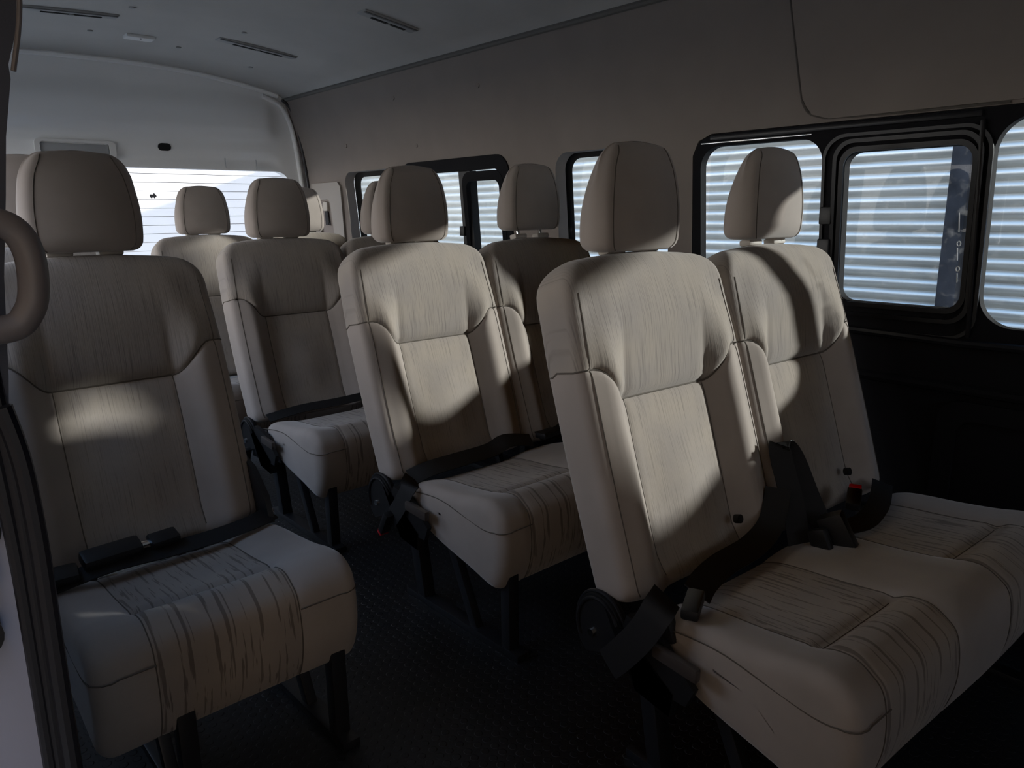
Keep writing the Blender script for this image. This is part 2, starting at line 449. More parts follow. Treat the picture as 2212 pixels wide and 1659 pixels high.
def vnormals(V, F):
    nn = [Vector((0, 0, 0)) for _ in V]
    for f in F:
        a, b, c = V[f[0]], V[f[1]], V[f[2]]
        m = (b-a).cross(c-a)
        if len(f) == 4: m = (V[f[2]]-V[f[0]]).cross(V[f[3]]-V[f[1]])
        for i in f: nn[i] += m
    return [v.normalized() if v.length > 0 else Vector((0, 0, 1)) for v in nn]
CACHE = {}
def dup(o, parent):
    c = o.copy(); COL.objects.link(c); c.parent = parent
    for ch in list(o.children): dup(ch, c)
    return c
def add_back(root, dx, idx=0):
    if 'back' in CACHE:
        c = dup(CACHE['back'], root); c.location = (dx, 0, 0); return c
    V, reg, seams = back_mesh()
    allf = reg['b']+reg['t']+reg['c']
    # orient outward
    nn = vnormals(V, allf)
    if nn[20*len(V)//41+10].dot(NF) < 0:
        for k in reg: reg[k] = [f[::-1] for f in reg[k]]
        nn = [-v for v in nn]
    b = sub('backrest', V, reg['b'], M_velour, root, nn)
    sub('top_panel', V, reg['t'], M_yoke, b, nn)['label'] = 'streaked woven upper panel'
    sub('center_panel', V, reg['c'], M_panel, b, nn)['label'] = 'finely streaked centre panel'
    for i, s_ in enumerate(seams): MB().tube(s_, .0013 if i else .0018, 5).build('seam', M_seam, b)
    b.location = (dx, 0, 0); CACHE['back'] = b
    return b
HB = BO+UP*(BL+.004)           # headrest base point
def headrest_mesh():
    # rings going up; local coordinates u (up), n (front)
    L = 26; rings = []; Hh = .199
    us = [q*.199/.207 for q in (0, .0025, .006, .011, .018, .03, .045, .06, .075, .09, .105, .12, .135, .148, .16, .17, .178, .185, .191, .196, .200, .2035, .2057, .2068, .207)]
    for u in us:
        t = u/Hh
        hw = .104+.008*sin(pi*min(1, t*1.1+.1))-.009*t*t
        nf = .010+.004*sin(pi*t)-.008*t*t
        nb = -.074+.050*t**2.1
        rb = .022; e = rb-sqrt(max(0, rb*rb-(rb-u)**2)) if u < rb else 0
        rt = .052; q = u-(Hh-rt); et = rt-sqrt(max(0, rt*rt-q*q)) if q > 0 else 0
        rn = .022; q = u-(Hh-rn); en = rn-sqrt(max(0, rn*rn-q*q)) if q > 0 else 0
        hw -= e*.8+et*.85; nf -= e*.5+en*.8; nb += e*.6+en*.8
        if nf-nb < .004: nf, nb = (nf+nb)/2+.002, (nf+nb)/2-.002
        rc = min(.020, (nf-nb)/2*.98); rk = min(.026, (nf-nb)/2*.98)
        P = []
        for k in range(0, 19):
            f = -1+2*k/18; P.append((f*(hw-rc), nf+.010*(1-f*f)*sm(t/.15)*sm((1-t)/.3), u+.004*(1-f*f)*sm((t-.6)/.4)))
        for k in range(1, 6):
            a = pi/2*(1-k/5); P.append((hw-rc+rc*cos(a), nf-rc+rc*sin(a), u))
        for k in range(1, 5): P.append((hw+.004*sin(pi*k/5), (nf-rc)+((nb+rk)-(nf-rc))*k/4, u))
        for k in range(1, 6):
            a = -pi/2*k/5; P.append((hw-rk+rk*cos(a), nb+rk+rk*sin(a), u))
        for k in range(1, 8): P.append(((hw-rk)*(1-2*k/8), nb, u))
        P.append((-(hw-rk), nb, u))
        for k in range(1, 6):
            a = -pi/2-pi/2*k/5; P.append((-(hw-rk)+rk*cos(a), nb+rk+rk*sin(a), u))
        for k in range(1, 5): P.append((-hw-.004*sin(pi*k/5), (nb+rk)+((nf-rc)-(nb+rk))*k/4, u))
        for k in range(1, 5):
            a = pi-pi/2*k/5; P.append((-(hw-rc)+rc*cos(a), nf-rc+rc*sin(a), u))
        th = radians(1.5)
        U2 = Vector((0, sin(th), cos(th))); N2 = Vector((0, -cos(th), sin(th)))
        rings.append([HB+Vector((.003, .050, -.006))+Vector((x, 0, 0))+U2*z+N2*(n_+.034) for x, n_, z in P])
    N = len(rings[0]); V = [v for r in rings for v in r]; F = []
    for i in range(len(rings)-1):
        for k in range(N): F.append([i*N+k, i*N+(k+1) % N, (i+1)*N+(k+1) % N, (i+1)*N+k])
    F.append(list(range(N))[::-1]); F.append([(len(rings)-1)*N+k for k in range(N)])
    sl = [rings[i][0] for i in range(1, len(rings)-4)]; sr = [rings[i][18] for i in range(1, len(rings)-4)]
    return V, F, [sl, sr]
def add_headrest(root, dx, dz=0.0):
    off = UP*dz
    if 'head' in CACHE:
        c = dup(CACHE['head'], root); c.location = Vector((dx, 0, 0))+off; return c
    V, F, seams = headrest_mesh()
    h = mesh('headrest', V, F, M_velour, root)
    bm = bmesh.new(); bm.from_mesh(h.data); bmesh.ops.recalc_face_normals(bm, faces=bm.faces[:]); bm.to_mesh(h.data); bm.free()
    for s_ in seams: MB().tube(s_, .0012, 5).build('seam', M_seam, h)
    for sx_ in (-1, 1):
        a = HB+Vector((sx_*.048, .030, -.06)); b = HB+Vector((sx_*.048, .052, .03))
        MB().tube([a, b], .0055, 10).build('post', M_chrome, h)['label'] = 'chrome headrest post'
    h.location = Vector((dx, 0, 0))+off; CACHE['head'] = h
    return h
def add_sleeves(root, dx):
    for sx_ in (-1, 1):
        c = HB+Vector((dx+sx_*.048, .046, -.004))
        MB().box(c, (.050, .030, .016), Matrix.Rotation(-TH*.6, 3, 'X'), .006).build('post_sleeve', M_wplastb, root)
M_wplastb = simple('grey beige plastic', (.42, .38, .33), .5)
# cushion side outline (y, z), clockwise from front bottom
CUSH = [(-.368, .168), (-.396, .190), (-.412, .250), (-.410, .312), (-.398, .350), (-.365, .374), (-.325, .376), (-.27, .366), (-.20, .358), (-.12, .352), (-.075, .344), (-.045, .326), (-.060, .285), (-.10, .242), (-.16, .215), (-.28, .188)]
def add_cushion(root, x0, x1, centers):
    key = ('cush', round(x0, 3), round(x1, 3))
    if key in CACHE: return dup(CACHE[key], root)
    prof = catmull([(a, b) for a, b in CUSH], 6); n = len(prof)
    cen = Vector((sum(p[0] for p in prof)/n, sum(p[1] for p in prof)/n))
    nor = []
    for i in range(n):
        t = (prof[(i+1) % n]-prof[i-1]).normalized(); q = Vector((-t[1], t[0]))
        if q.dot(prof[i]-cen) < 0: q = -q
        nor.append(q)
    r = .030; xs = []
    for k in range(7): a = pi/2*k/6; xs.append((x0+r-r*cos(a), r*(1-sin(a))))
    m = max(8, int((x1-x0-2*r)/.012))
    pan = sorted([c-.122 for c in centers]+[c+.122 for c in centers])
    mid = [x0+r+(x1-x0-2*r)*k/m for k in range(1, m)]
    for p in pan:
        j = min(range(len(mid)), key=lambda i: abs(mid[i]-p)); mid[j] = p
    mid = sorted(mid)
    xs += [(q, 0) for q in mid]
    for k in range(7): a = pi/2*k/6; xs.append((x1-r+r*sin(a), r*(1-cos(a))))
    V = []; rings = []
    for x, ins in xs:
        R = []
        dc = min(abs(x-c) for c in centers)
        for i in range(n):
            p = prof[i]-nor[i]*ins; y, z = p
            topw = sm((p[1]-.29)/.05)
            z -= topw*.012*sm((.20-dc)/.12)*sm((y+.42)/.05)                       # sitting hollow
            inside = sm((.128-dc)/.012)
            z -= topw*inside*.013*exp(-((y+.300)/.013)**2)                         # cross seam
            z += topw*inside*.007*exp(-((y+.345)/.035)**2)
            for pe in pan: 
                g = exp(-((x-pe)/.007)**2); z -= topw*.0035*g; y += .003*g*sm((-y-.37)/.02)
            y += .006*sin((x-x0)*9)*sm((-y-.3)/.1)*.5
            R.append(Vector((x, y, z)))
        rings.append(R); V += R
    F = {'p': [], 'c': []}
    for i in range(len(xs)-1):
        xm = (xs[i][0]+xs[i+1][0])/2; inpan = any(abs(xm-c) < .122 for c in centers)
        for k in range(n):
            f = [i*n+k, i*n+(k+1) % n, (i+1)*n+(k+1) % n, (i+1)*n+k]
            ym = prof[k][0]; zm = prof[k][1]
            F['c' if inpan and (zm > .30 or ym < -.385) else 'p'].append(f)
    for end, sg in ((0, -1), (len(xs)-1, 1)):          # softly padded end faces
        base_i = end*n; prev = [base_i+k for k in range(n)]; R0 = rings[end]; cc = sum(R0, Vector((0, 0, 0)))/n
        for sc_, bx in ((.93, .0004), (.80, .001), (.6, .0015), (.38, .0020), (.18, .0020)):
            st_ = len(V); V += [cc+(v-cc)*sc_+Vector((sg*bx, 0, 0)) for v in R0]
            for k in range(n):
                f = [prev[k], prev[(k+1) % n], st_+(k+1) % n, st_+k]
                F['p'].append(f[::-1] if sg < 0 else f)
            prev = [st_+k for k in range(n)]
        V.append(cc+Vector((sg*.0020, 0, 0))); ci = len(V)-1
        for k in range(n):
            f = [prev[k], prev[(k+1) % n], ci]; F['p'].append(f[::-1] if sg < 0 else f)
    allf = F['p']+F['c']; nn = vnormals(V, allf)
    ti = max(range(len(prof)), key=lambda i: prof[i][1])
    if nn[(len(xs)//2)*n+ti].z < 0:
        for k in F: F[k] = [f[::-1] for f in F[k]]
        nn = [-v for v in nn]
    c = sub('cushion', V, F['p'], M_velour, root)
    c.data.set_sharp_from_angle(angle=radians(50))
    for ce in centers:
        sub('cushion_panel', V, [f for f in F['c'] if abs(sum(V[i].x for i in f)/4-ce) < .125], M_cush, c, nn)['label'] = 'cushion panel with dark slit pattern'
    class Each:
        def tube(self, p, r_, n_): MB().tube(p, r_, n_).build('seam', M_seam, c)
    mb = Each()
    ks = [k for k in range(n) if prof[k][1] > .29 or prof[k][0] < -.385]
    # order of ks along outline
    for pe in pan:
        i = min(range(len(xs)), key=lambda j: abs(xs[j][0]-pe))
        seq = [k for k in range(n) if k in ks and prof[k][0] < -.03]
        mb.tube([rings[i][k]+Vector((0, nor[k][0], nor[k][1]))*.0004 for k in seq], .0012, 5)
    for ce in centers:
        kk = min([k for k in range(n) if prof[k][1] > .33], key=lambda k: abs(prof[k][0]+.300))
        mb.tube([rings[i][kk]+Vector((0, 0, .0003)) for i in range(len(xs)) if abs(xs[i][0]-ce) < .118], .0012, 5)
    # side welt: on both end faces, running from the rear top to the front
    for xe, sg in ((x0, -1), (x1, 1)):
        pts = []
        for q in catmull([(-.03, .318), (-.13, .333), (-.2, .335), (-.28, .322), (-.345, .312), (-.376, .313)], 8, False):
            pts.append(Vector((xe+sg*.0010, q[0], q[1])))
        for a_, b_ in ((-.0008, -.3835), (.0010, -.3935), (.0034, -.3985), (.009, -.4045), (.015, -.4090), (.028, -.4125)): pts.append(Vector((xe-sg*a_, b_, .315)))
        tgt = (pan[0] if sg < 0 else pan[-1]); st = xe-sg*.028
        for k in range(1, 7): pts.append(Vector((st+(tgt-st)*k/6, -.4122, .317)))
        mb.tube(pts, .0012, 5)
    CACHE[key] = c
    return c
def add_leg(root, x, name='leg'):
    m = MB()
    m.beam((x, -.385, .008), (x, -.385, .205), .030, .030)
    m.build('front_leg', M_steel, root)
    MB().beam((x, -.265, .008), (x, -.165, .222), .022, .026).build('brace', M_steel, root)
    MB().beam((x, -.05, .008), (x, .0, .30), .034, .034).build('rear_leg', M_steel, root)
    MB().beam((x, -.43, .009), (x, .02, .009), .036, .018).build('floor_rail', M_steel, root)
def add_hinge(root, x, sg):
    """black recliner cover at the side of the seat (sg = outward direction)"""
    m = MB(); X = Vector((sg, 0, 0))
    P = []
    for k in range(25):
        a = radians(-60+k*230/24); P.append((.045+.058*cos(a), .275+.066*sin(a)))
    P += [(-.045, .20), (-.12, .19), (-.125, .235), (-.06, .27)]
    m.prism(P, ((x, 0, 0), (0, 1, 0), (0, 0, 1), X), .020)
    h = m.build('hinge_cover', M_black, root)
    arc = [Vector((x+sg*.021, .045+.050*cos(radians(a)), .275+.058*sin(radians(a)))) for a in range(-30, 160, 8)]
    arc2 = [Vector((x+sg*.012, .045+.060*cos(radians(a)), .275+.068*sin(radians(a)))) for a in range(-30, 160, 8)]
    MB().tube(arc, .0035, 8).build('cover_rim', M_blackg, h); MB().tube(arc2, .004, 8).build('cover_rim', M_blackg, h)
    MB().tube([(x+sg*.019, .06, .262), (x+sg*.025, .06, .262)], .007, 12).build('screw', M_chrome, h)
    MB().beam((x+sg*.022, -.085, .300), (x+sg*.026, -.178, .298), .014, .024, .005, hint=(1, 0, 0)).build('recline_lever', M_lever, root)
    MB().prism([(.02, .22), (-.15, .225), (-.165, .26), (-.10, .315), (-.02, .33)], ((x+sg*.006, 0, 0), (0, 1, 0), (0, 0, 1), X), .012).build('side_plate', M_black, root)
    return h
def add_frame(root, x0, x1):
    m = MB()
    m.beam((x0+.03, -.33, .19), (x1-.03, -.33, .19), .03, .03, hint=(0, 0, 1)).build('cross_rail', M_steel, root)
    MB().beam((x0+.03, -.06, .215), (x1-.03, -.06, .215), .03, .03, hint=(0, 0, 1)).build('cross_rail', M_steel, root)
def buckle(name, c, rot, root, red=True):
    b = MB().box(c, (.030, .068, .020), rot, .006).build(name, M_black, root)
    if red:
        d = rot @ Vector((0, .0345, .002))
        MB().box(Vector(c)+d, (.026, .016, .018), rot, .003).build('release_button', M_red, b)['label'] = 'red release button'
    return b
def rotz(a): return Matrix.Rotation(radians(a), 3, 'Z')
def rotx(a): return Matrix.Rotation(radians(a), 3, 'X')

PITCH = .456
def make_seat(name, n, loc, rz, label, cat, group, lifts, hinge_sides=(-1,), left_out=.013, right_out=-.005):
    root = empty(name, loc, radians(rz)); tag(root, label, cat, group)
    x0, x1 = -HW+left_out, HW+PITCH*(n-1)+right_out
    centers = [PITCH*i for i in range(n)]
    add_cushion(root, x0, x1, centers)
    for i in range(n):
        add_back(root, centers[i])
        add_headrest(root, centers[i], lifts[i])
        add_sleeves(root, centers[i])
    add_leg(root, x0+(.045 if n > 1 else .13)); add_leg(root, x1-.05)
    add_frame(root, x0, x1)
    if -1 in hinge_sides: add_hinge(root, x0-.006, -1)
    if 1 in hinge_sides: add_hinge(root, x1+.006, 1)
    return root

SEAT_Y0 = .75
CX = 1.145
bench_front = make_seat('bench_seat', 2, (1.1394, .7373, 0), -3.0,
    'beige fabric double bench seat nearest the camera, in front of the sliding side window', 'seat', 'double benches along the window side', (0, .010))
bench_mid = make_seat('bench_seat', 2, (CX+.040, SEAT_Y0+.80, 0), 0,
    'beige double bench directly behind the nearest bench, a belt draped across its seat', 'seat', 'double benches along the window side', (0, .022))
bench_third = make_seat('bench_seat', 2, (CX+.010, SEAT_Y0+1.584, 0), 0,
    'beige double bench in the third row, its shaded seat seen between two nearer seats', 'seat', 'double benches along the window side', (.0, .0))
bench_rear = make_seat('bench_seat', 2, (CX+.040, SEAT_Y0+2.405, 0), 0,
    'rearmost beige bench, its sunlit headrest standing before the white rear window', 'seat', 'double benches along the window side', (0, 0))
single_near = make_seat('single_seat', 1, (CX-.766, SEAT_Y0+.808, 0), .9,
    'large beige single seat at the left, with buckled lap belt and slit-patterned cushion', 'seat', 'single seats along the door side', (.004,), (), .013, .016)
single_far = make_seat('single_seat', 1, (CX-.735, SEAT_Y0+1.584, 0), 0,
    'beige single seat almost hidden behind the large left seat', 'seat', 'single seats along the door side', (.05,), ())

# ---- belts (parts of the seats they are bolted to); points in seat coordinates
def inv(root, p): 
    a = -root.rotation_euler.z; d = Vector(p)-Vector(root.location)
    return Vector((d.x*cos(a)-d.y*sin(a), d.x*sin(a)+d.y*cos(a), d.z))
# nearest bench: buckle at its aisle corner, webbing along the crease, tall strap between the backs
r = bench_front
buckle('belt_buckle', (-.185, -.115, .372), rotz(-62) @ rotx(6), r, False)
MB().ribbon(catmull([(-.155, -.10, .374), (-.10, -.075, .370), (-.02, -.055, .368), (.08, -.05, .372), (.155, -.04, .395), (.205, -.02, .45)], 6, False), .05, (0, .75, .35)).build('seat_belt', M_belt, r)
MB().ribbon(catmull([(-.215, -.085, .385), (-.250, -.095, .375), (-.262, -.075, .33), (-.264, -.035, .275), (-.262, .0, .235)], 6, False), .054, (0, .75, .6)).build('seat_belt', M_belt, r)
MB().box((-.215, -.075, .335), (.02, .05, .07), rotx(-20), .005).build('belt_anchor', M_black, r)
st = MB(); st.ribbon(catmull([(.215, -.07, .34), (.222, -.045, .42), (.228, -.01, .50), (.236, .0, .53), (.262, -.015, .50), (.275, -.05, .42), (.278, -.085, .36)], 6, False), .045, (.7, -.6, 0))
st.build('belt_strap', M_belt, r)
MB().box((.258, -.125, .372), (.036, .052, .085), rotz(20) @ rotx(-28), .01).build('belt_buckle', M_black, r)
MB().box((.220, -.110, .362), (.02, .04, .05), rotx(-25), .008).build('belt_buckle', M_black, r)
buckle('belt_buckle', (.425, -.070, .386), rotz(-66) @ rotx(14), r)
MB().ribbon(catmull([(.30, -.10, .362), (.38, -.115, .358), (.46, -.105, .366), (.52, -.085, .375), (.60, -.05, .375)], 6, False), .045, (0, 1, .25)).build('seat_belt', M_belt, r)
for q in ((.103, .062), (.075+PITCH, .062)):
    c = BO+Vector((q[0], 0, 0))+UP*.070+NF*(-.001)
    MB().tube([c-NF*.006, c+NF*.006], .009, 14).build('fastener', M_black, r)
# second bench
r = bench_mid
MB().ribbon(catmull([(-.205, -.05, .352), (-.15, -.06, .366), (-.05, -.055, .366), (.06, -.05, .366), (.12, -.05, .38), (.19, -.075, .372)], 6, False), .052, (0, .85, .4)).build('seat_belt', M_belt, r)
MB().ribbon(catmull([(-.205, -.06, .352), (-.235, -.085, .345), (-.246, -.065, .30), (-.250, -.035, .26), (-.250, -.02, .245)], 6, False), .048, (0, .8, .5)).build('seat_belt', M_belt, r)
buckle('belt_buckle', (-.258, -.012, .235), rotx(-60), r)
MB().ribbon(catmull([(.24, -.05, .366), (.31, -.06, .368), (.38, -.05, .385), (.44, -.04, .40)], 6, False), .045, (0, .9, .4)).build('seat_belt', M_belt, r)
MB().box((.27, -.06, .372), (.075, .04, .018), rotz(8), .006).build('belt_buckle', M_black, r)
# third bench
r = bench_third
MB().ribbon(catmull([(-.20, -.04, .352), (-.08, -.045, .365), (.05, -.05, .366), (.19, -.05, .37)], 6, False), .04, (0, .85, .4)).build('seat_belt', M_belt, r)
buckle('belt_buckle', (-.262, .02, .22), rotx(-65), r)
# large left seat: buckled lap belt lying in the crease
r = single_near
MB().ribbon(catmull([(-.27, -.10, .352), (-.19, -.115, .366), (-.10, -.11, .372), (0, -.105, .366), (.10, -.10, .364), (.18, -.09, .366), (.235, -.055, .36)], 6, False), .040, (0, .9, .35)).build('seat_belt', M_belt, r)
MB().box((-.095, -.095, .388), (.105, .040, .024), rotz(4) @ rotx(20), .008).build('belt_buckle', M_black, r)
MB().box((.0, -.088, .386), (.055, .034, .016), rotz(6) @ rotx(20), .005).build('belt_tongue', M_black, r)
MB().box((-.034, -.092, .387), (.018, .012, .004), rotz(6) @ rotx(20), .001).build('latch_plate', M_chrome, r)
MB().box((-.20, -.11, .378), (.09, .04, .022), rotz(-6) @ rotx(18), .008).build('belt_adjuster', M_black, r)
MB().prism([(.0, .335), (-.075, .345), (-.06, .40), (.0, .455), (.05, .47), (.06, .42)], ((.222, 0, 0), (0, 1, 0), (0, 0, 1), (1, 0, 0)), .012).build('hinge_plate', M_black, r)
MB().tube(catmull([(.232, .055, .465), (.234, .03, .455), (.236, -.02, .41), (.237, -.06, .36)], 6, False), .0035, 8).build('plate_edge', M_chrome, r)

# ------------------------------------------------------------------ van shell
Y0, Y1 = -1.55, 3.86
def xr(z):       # inner face of the right wall
    if z > 1.22: return 1.93-.09*((z-1.22)/.37)**1.4
    if z > .72: return 1.97-.04*(z-.72)/.5
    return 1.97
def place_r(a, b, d): return Vector((xr(b)+d, a, b))
W1o = rrect(2.20, 3.44, .80, 1.207, .06)
W2o = rrect(1.46, 1.945, .80, 1.205, .06)
top_poly = [(Y0, 1.218), (1.30, 1.218), (1.345, 1.20), (1.365, 1.16), (1.37, .84), (Y1+.03, .84), (Y1+.03, 1.60), (Y0, 1.60)]
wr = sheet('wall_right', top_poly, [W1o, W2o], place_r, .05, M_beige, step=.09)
tag(wr, kind='structure')
# black lower wall and front window section
low_poly = [(Y0, 0), (Y1+.03, 0), (Y1+.03, .838), (1.368, .838), (1.363, 1.16), (1.343, 1.198), (1.298, 1.216), (Y0, 1.216)]
W3L = rrect(.965, 1.337, .735, 1.182, .06); W3R = rrect(.612, .905, .765, 1.140, .035); W4o = rrect(.08, .572, .728, 1.195, .075)
tr1 = sheet('wall_right', low_poly, [W3L, W3R, W4o], place_r, .028, M_matte, step=.12); tag(tr1, kind='structure')
# relief of the black wall: ledges and a raised door card
t1 = empty('trim_1', (1.96, .6, .5)); tag(t1, kind='structure')
def inroot(root, mb, name, mat, **k):
    o = mb.build(name, mat, root, **k); o.location = -Vector(root.location); return o
led = MB(); led.tube([(1.962, -1.5, .575), (1.962, .45, .572), (1.962, .8, .575), (1.966, 1.35, .60)], .012, 8)
inroot(t1, led, 'ledge', M_matte)
led = MB(); led.tube([(1.952, -1.5, .69), (1.952, .3, .69), (1.96, .6, .685), (1.968, 1.3, .70)], .010, 8)
inroot(t1, led, 'sill_ledge', M_blackg)
card = MB(); P = rrect(-1.0, .63, .05, .545, .05); Pi = rrect(-.95, .585, .09, .50, .04)
card.frame_strip(P, Pi, lambda a, b, d: Vector((1.972-d, a, b)), .014)
inroot(t1, card, 'door_card_rim', M_matte)
def frame_x(root, name, o, i, x, th, mat): return inroot(root, MB().frame_strip(o, i, lambda a, b, d: Vector((xr(b)+x-d, a, b)), th), name, mat)
def pane_x(root, P, x, mat, name='glass'):
    return inroot(root, MB().prism(P, ((x, 0, 0), (0, 1, 0), (0, 0, 1), (1, 0, 0)), .004), name, mat, smooth=False)
# window 1 (rear side window, half fixed, half sliding)
w1 = empty('window_1', (1.98, 2.8, .8)); tag(w1, kind='structure')
pane_x(w1, rrect(2.18, 3.46, .78, 1.22, .05), 2.005, M_glass)
frame_x(w1, 'window_frame', rrect(2.19, 2.92, .79, 1.222, .07), rrect(2.235, 2.86, .82, 1.170, .045), .012, .018, M_matte)
inroot(w1, MB().prism([(2.43, .80), (2.50, .80), (2.515, .97), (2.535, 1.172), (2.46, 1.172)], ((1.955, 0, 0), (0, 1, 0), (0, 0, 1), (1, 0, 0)), .035), 'mullion', M_black)
frame_x(w1, 'sash_frame', rrect(2.225, 2.48, .80, 1.165, .05, 8), rrect(2.250, 2.455, .83, 1.128, .03, 8), .010, .018, M_matte)
inroot(w1, MB().box((1.948, 2.50, .93), (.02, .03, .04)), 'latch', M_black)
frame_x(w1, 'glass_border', rrect(2.21, 3.455, .785, 1.215, .06), rrect(2.23, 3.40, .81, 1.185, .045), .066, .004, M_dark)
# window 2 (fixed)
w2 = empty('window_2', (1.98, 1.7, .8)); tag(w2, kind='structure')
pane_x(w2, rrect(1.44, 1.965, .78, 1.22, .05), 2.005, M_glass)
frame_x(w2, 'glass_border', rrect(1.45, 1.96, .785, 1.215, .06), rrect(1.475, 1.925, .815, 1.188, .045), .066, .004, M_dark)
# window 3 (front side window with an inner sliding sash)
w3 = empty('window_3', (1.98, 1.0, .8)); tag(w3, kind='structure')
pane_x(w3, rrect(.955, 1.345, .69, 1.19, .045), 2.000, M_glass)
pane_x(w3, rrect(.60, .915, .755, 1.15, .035), 1.995, M_glass)
frame_x(w3, 'sash_frame', rrect(.588, .932, .728, 1.172, .05), rrect(.598, .922, .738, 1.162, .042), 0, .012, M_bezel)
frame_x(w3, 'sash_lip', rrect(.600, .917, .752, 1.153, .043), rrect(.611, .906, .764, 1.141, .036), 0, .008, M_bezel)
frame_x(w3, 'outer_frame', rrect(.572, .962, .690, 1.186, .06), rrect(.580, .954, .698, 1.178, .054), 0, .007, M_blackg)
inroot(w3, MB().box((xr(1.19)+.002, 1.165, 1.192), (.010, .34, .005), None, .002), 'glass_channel', M_chrome)
inroot(w3, MB().beam((xr(1.2)-.004, .60, 1.205), (xr(1.2)-.004, 1.30, 1.205), .012, .014, .004), 'header_rail', M_blackg)
inroot(w3, MB().box((1.945, .945, .985), (.022, .032, .045)), 'latch', M_black); inroot(w3, MB().box((1.945, .945, .90), (.022, .032, .05)), 'latch', M_black)
inroot(w3, MB().beam((xr(.75)-.004, .585, .70), (xr(1.2)-.006, .598, 1.192), .012, .010, .004), 'pillar_strip', M_blackg)
M_mark = simple('white etched mark', (.8, .8, .8), .6)
for pts in ([(1.992, .645, .99), (1.992, .641, .945)], [(1.992, .638+.004*cos(a/8*2*pi), .918+.006*sin(a/8*2*pi)) for a in range(9)], [(1.992, .640, .908), (1.992, .637, .878)], [(1.992, .634+.004*cos(a/8*2*pi), .858+.006*sin(a/8*2*pi)) for a in range(9)], [(1.992, .634, .848), (1.992, .632, .826)]):
    inroot(w3, MB().tube(pts, .0011, 6), 'etched_mark', M_mark)
# window 4 (cut by the right edge of the view)
w4 = empty('window_4', (1.98, .2, .8)); tag(w4, kind='structure')
pane_x(w4, rrect(.06, .59, .71, 1.21, .07), 1.998, M_glass)
# vertical joint of the headliner panel above window 3
j = polytube('trim_2', catmull([(xr(1.60)-.001, 1.045, 1.60), (xr(1.45)-.001, 1.040, 1.45), (xr(1.32)-.001, 1.030, 1.32), (xr(1.26)-.001, 1.018, 1.262), (xr(1.235)-.002, .985, 1.236), (xr(1.228)-.002, .90, 1.226), (xr(1.22)-.002, .55, 1.222)], 8, False), .0035, simple('dark joint', (.10, .09, .08), .9), None); tag(j, kind='structure')
# front header panel standing a little proud
hp = sheet('wall_right', [(Y0, 1.226), (.95, 1.226), (.995, 1.24), (1.02, 1.28), (1.035, 1.45), (1.04, 1.59), (Y0, 1.59)], [], lambda a, b, d: Vector((xr(b)-.008+d, a, b)), .010, M_beige, step=.1); tag(hp, kind='structure')

# ceiling: arched headliner
def zc(x): return 1.592+.105*(1-((x-.95)/.95)**2) if abs(x-.95) < .9 else 1.592+.105*(1-.897)-.0
V = []; F = []; nx, ny = 40, 30
XC = [.02+(1.86-.02)*i/nx for i in range(nx+1)]
def zceil(x):
    t = (x-.96)/.90
    return 1.597+.100*(1-abs(t)**2.4) - .02*max(0, abs(t)-.97)/.03
for k, d in enumerate((0, .03)):
    for i in range(nx+1):
        for jn in range(ny+1): V.append((XC[i], Y0+(Y1+.02-Y0)*jn/ny, zceil(XC[i])+d))
NN = (nx+1)*(ny+1)
for i in range(nx):
    for jn in range(ny):
        a = i*(ny+1)+jn; F.append([a, a+1, a+ny+2, a+ny+1]); F.append([NN+a, NN+a+ny+1, NN+a+ny+2, NN+a+1])
for i in range(nx):
    for jn in (0, ny): a = i*(ny+1)+jn; F.append([a, a+ny+1, NN+a+ny+1, NN+a])
for jn in range(ny):
    for i in (0, nx): a = i*(ny+1)+jn; F.append([a, a+1, NN+a+1, NN+a])
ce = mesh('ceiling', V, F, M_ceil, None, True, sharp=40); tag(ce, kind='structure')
# dark joint between headliner and wall
j = polytube('trim_3', [(1.838, y, 1.588) for y in (Y0, 0, 1, 2, 3, Y1)], .010, simple('headliner joint', (.13, .125, .115), .9), None, 8); tag(j, kind='structure')

fl = MB().box((.95, (Y0+Y1)/2, -.02), (2.10, Y1-Y0+.1, .04), None, 0).build('floor', M_floor, None, False); tag(fl, kind='structure')

# rear door: white painted metal with a wide window
RY = 3.86
outline = [(.02, .0), (1.985, .0), (1.985, .86), (1.945, 1.30), (1.915, 1.46), (1.90, 1.52), (1.87, 1.575), (1.82, 1.615)]
outline += [(x, zceil(x)+.012) for x in (1.72, 1.6, 1.45, 1.3, 1.15, 1.0, .85, .7, .55, .4, .25, .1)] + [(.02, 1.60)]
RW = rrect(.10, 1.838, .72, 1.228, .07)
def place_b(a, b, d):
    # pressed shape of the inner door skin
    t = 0
    if b > 1.385: t = -.030*sm((b-1.385)/.03)*(1-sm((b-1.50)/.12))
    if a > 1.72: t *= 1-sm((a-1.72)/.08)
    if 1.245 < b < 1.385: t += .012*sm((1.31-b)/.03)*sm((1.80-a)/.06)
    return Vector((a, RY+t+d, b))
rd = sheet('door_1', outline, [RW], place_b, .05, M_white, step=.022, sharp=60); tag(rd, kind='structure')
def inb(mb, name, mat, **k): o = mb.build(name, mat, rd, **k); return o
inb(MB().prism(rrect(.09, 1.85, .70, 1.24, .07), ((0, RY+.052, 0), (1, 0, 0), (0, 0, 1), (0, 1, 0)), .005), 'glass', M_glassr, smooth=False)
M_line = simple('defroster line', (.35, .33, .32), .8)
zz = 1.205
while zz > .73:
    inb(MB().box((.97, RY+.0495, zz), (1.70, .0012, .0026), None, 0), 'defroster_line', M_line, smooth=False); zz -= .0405
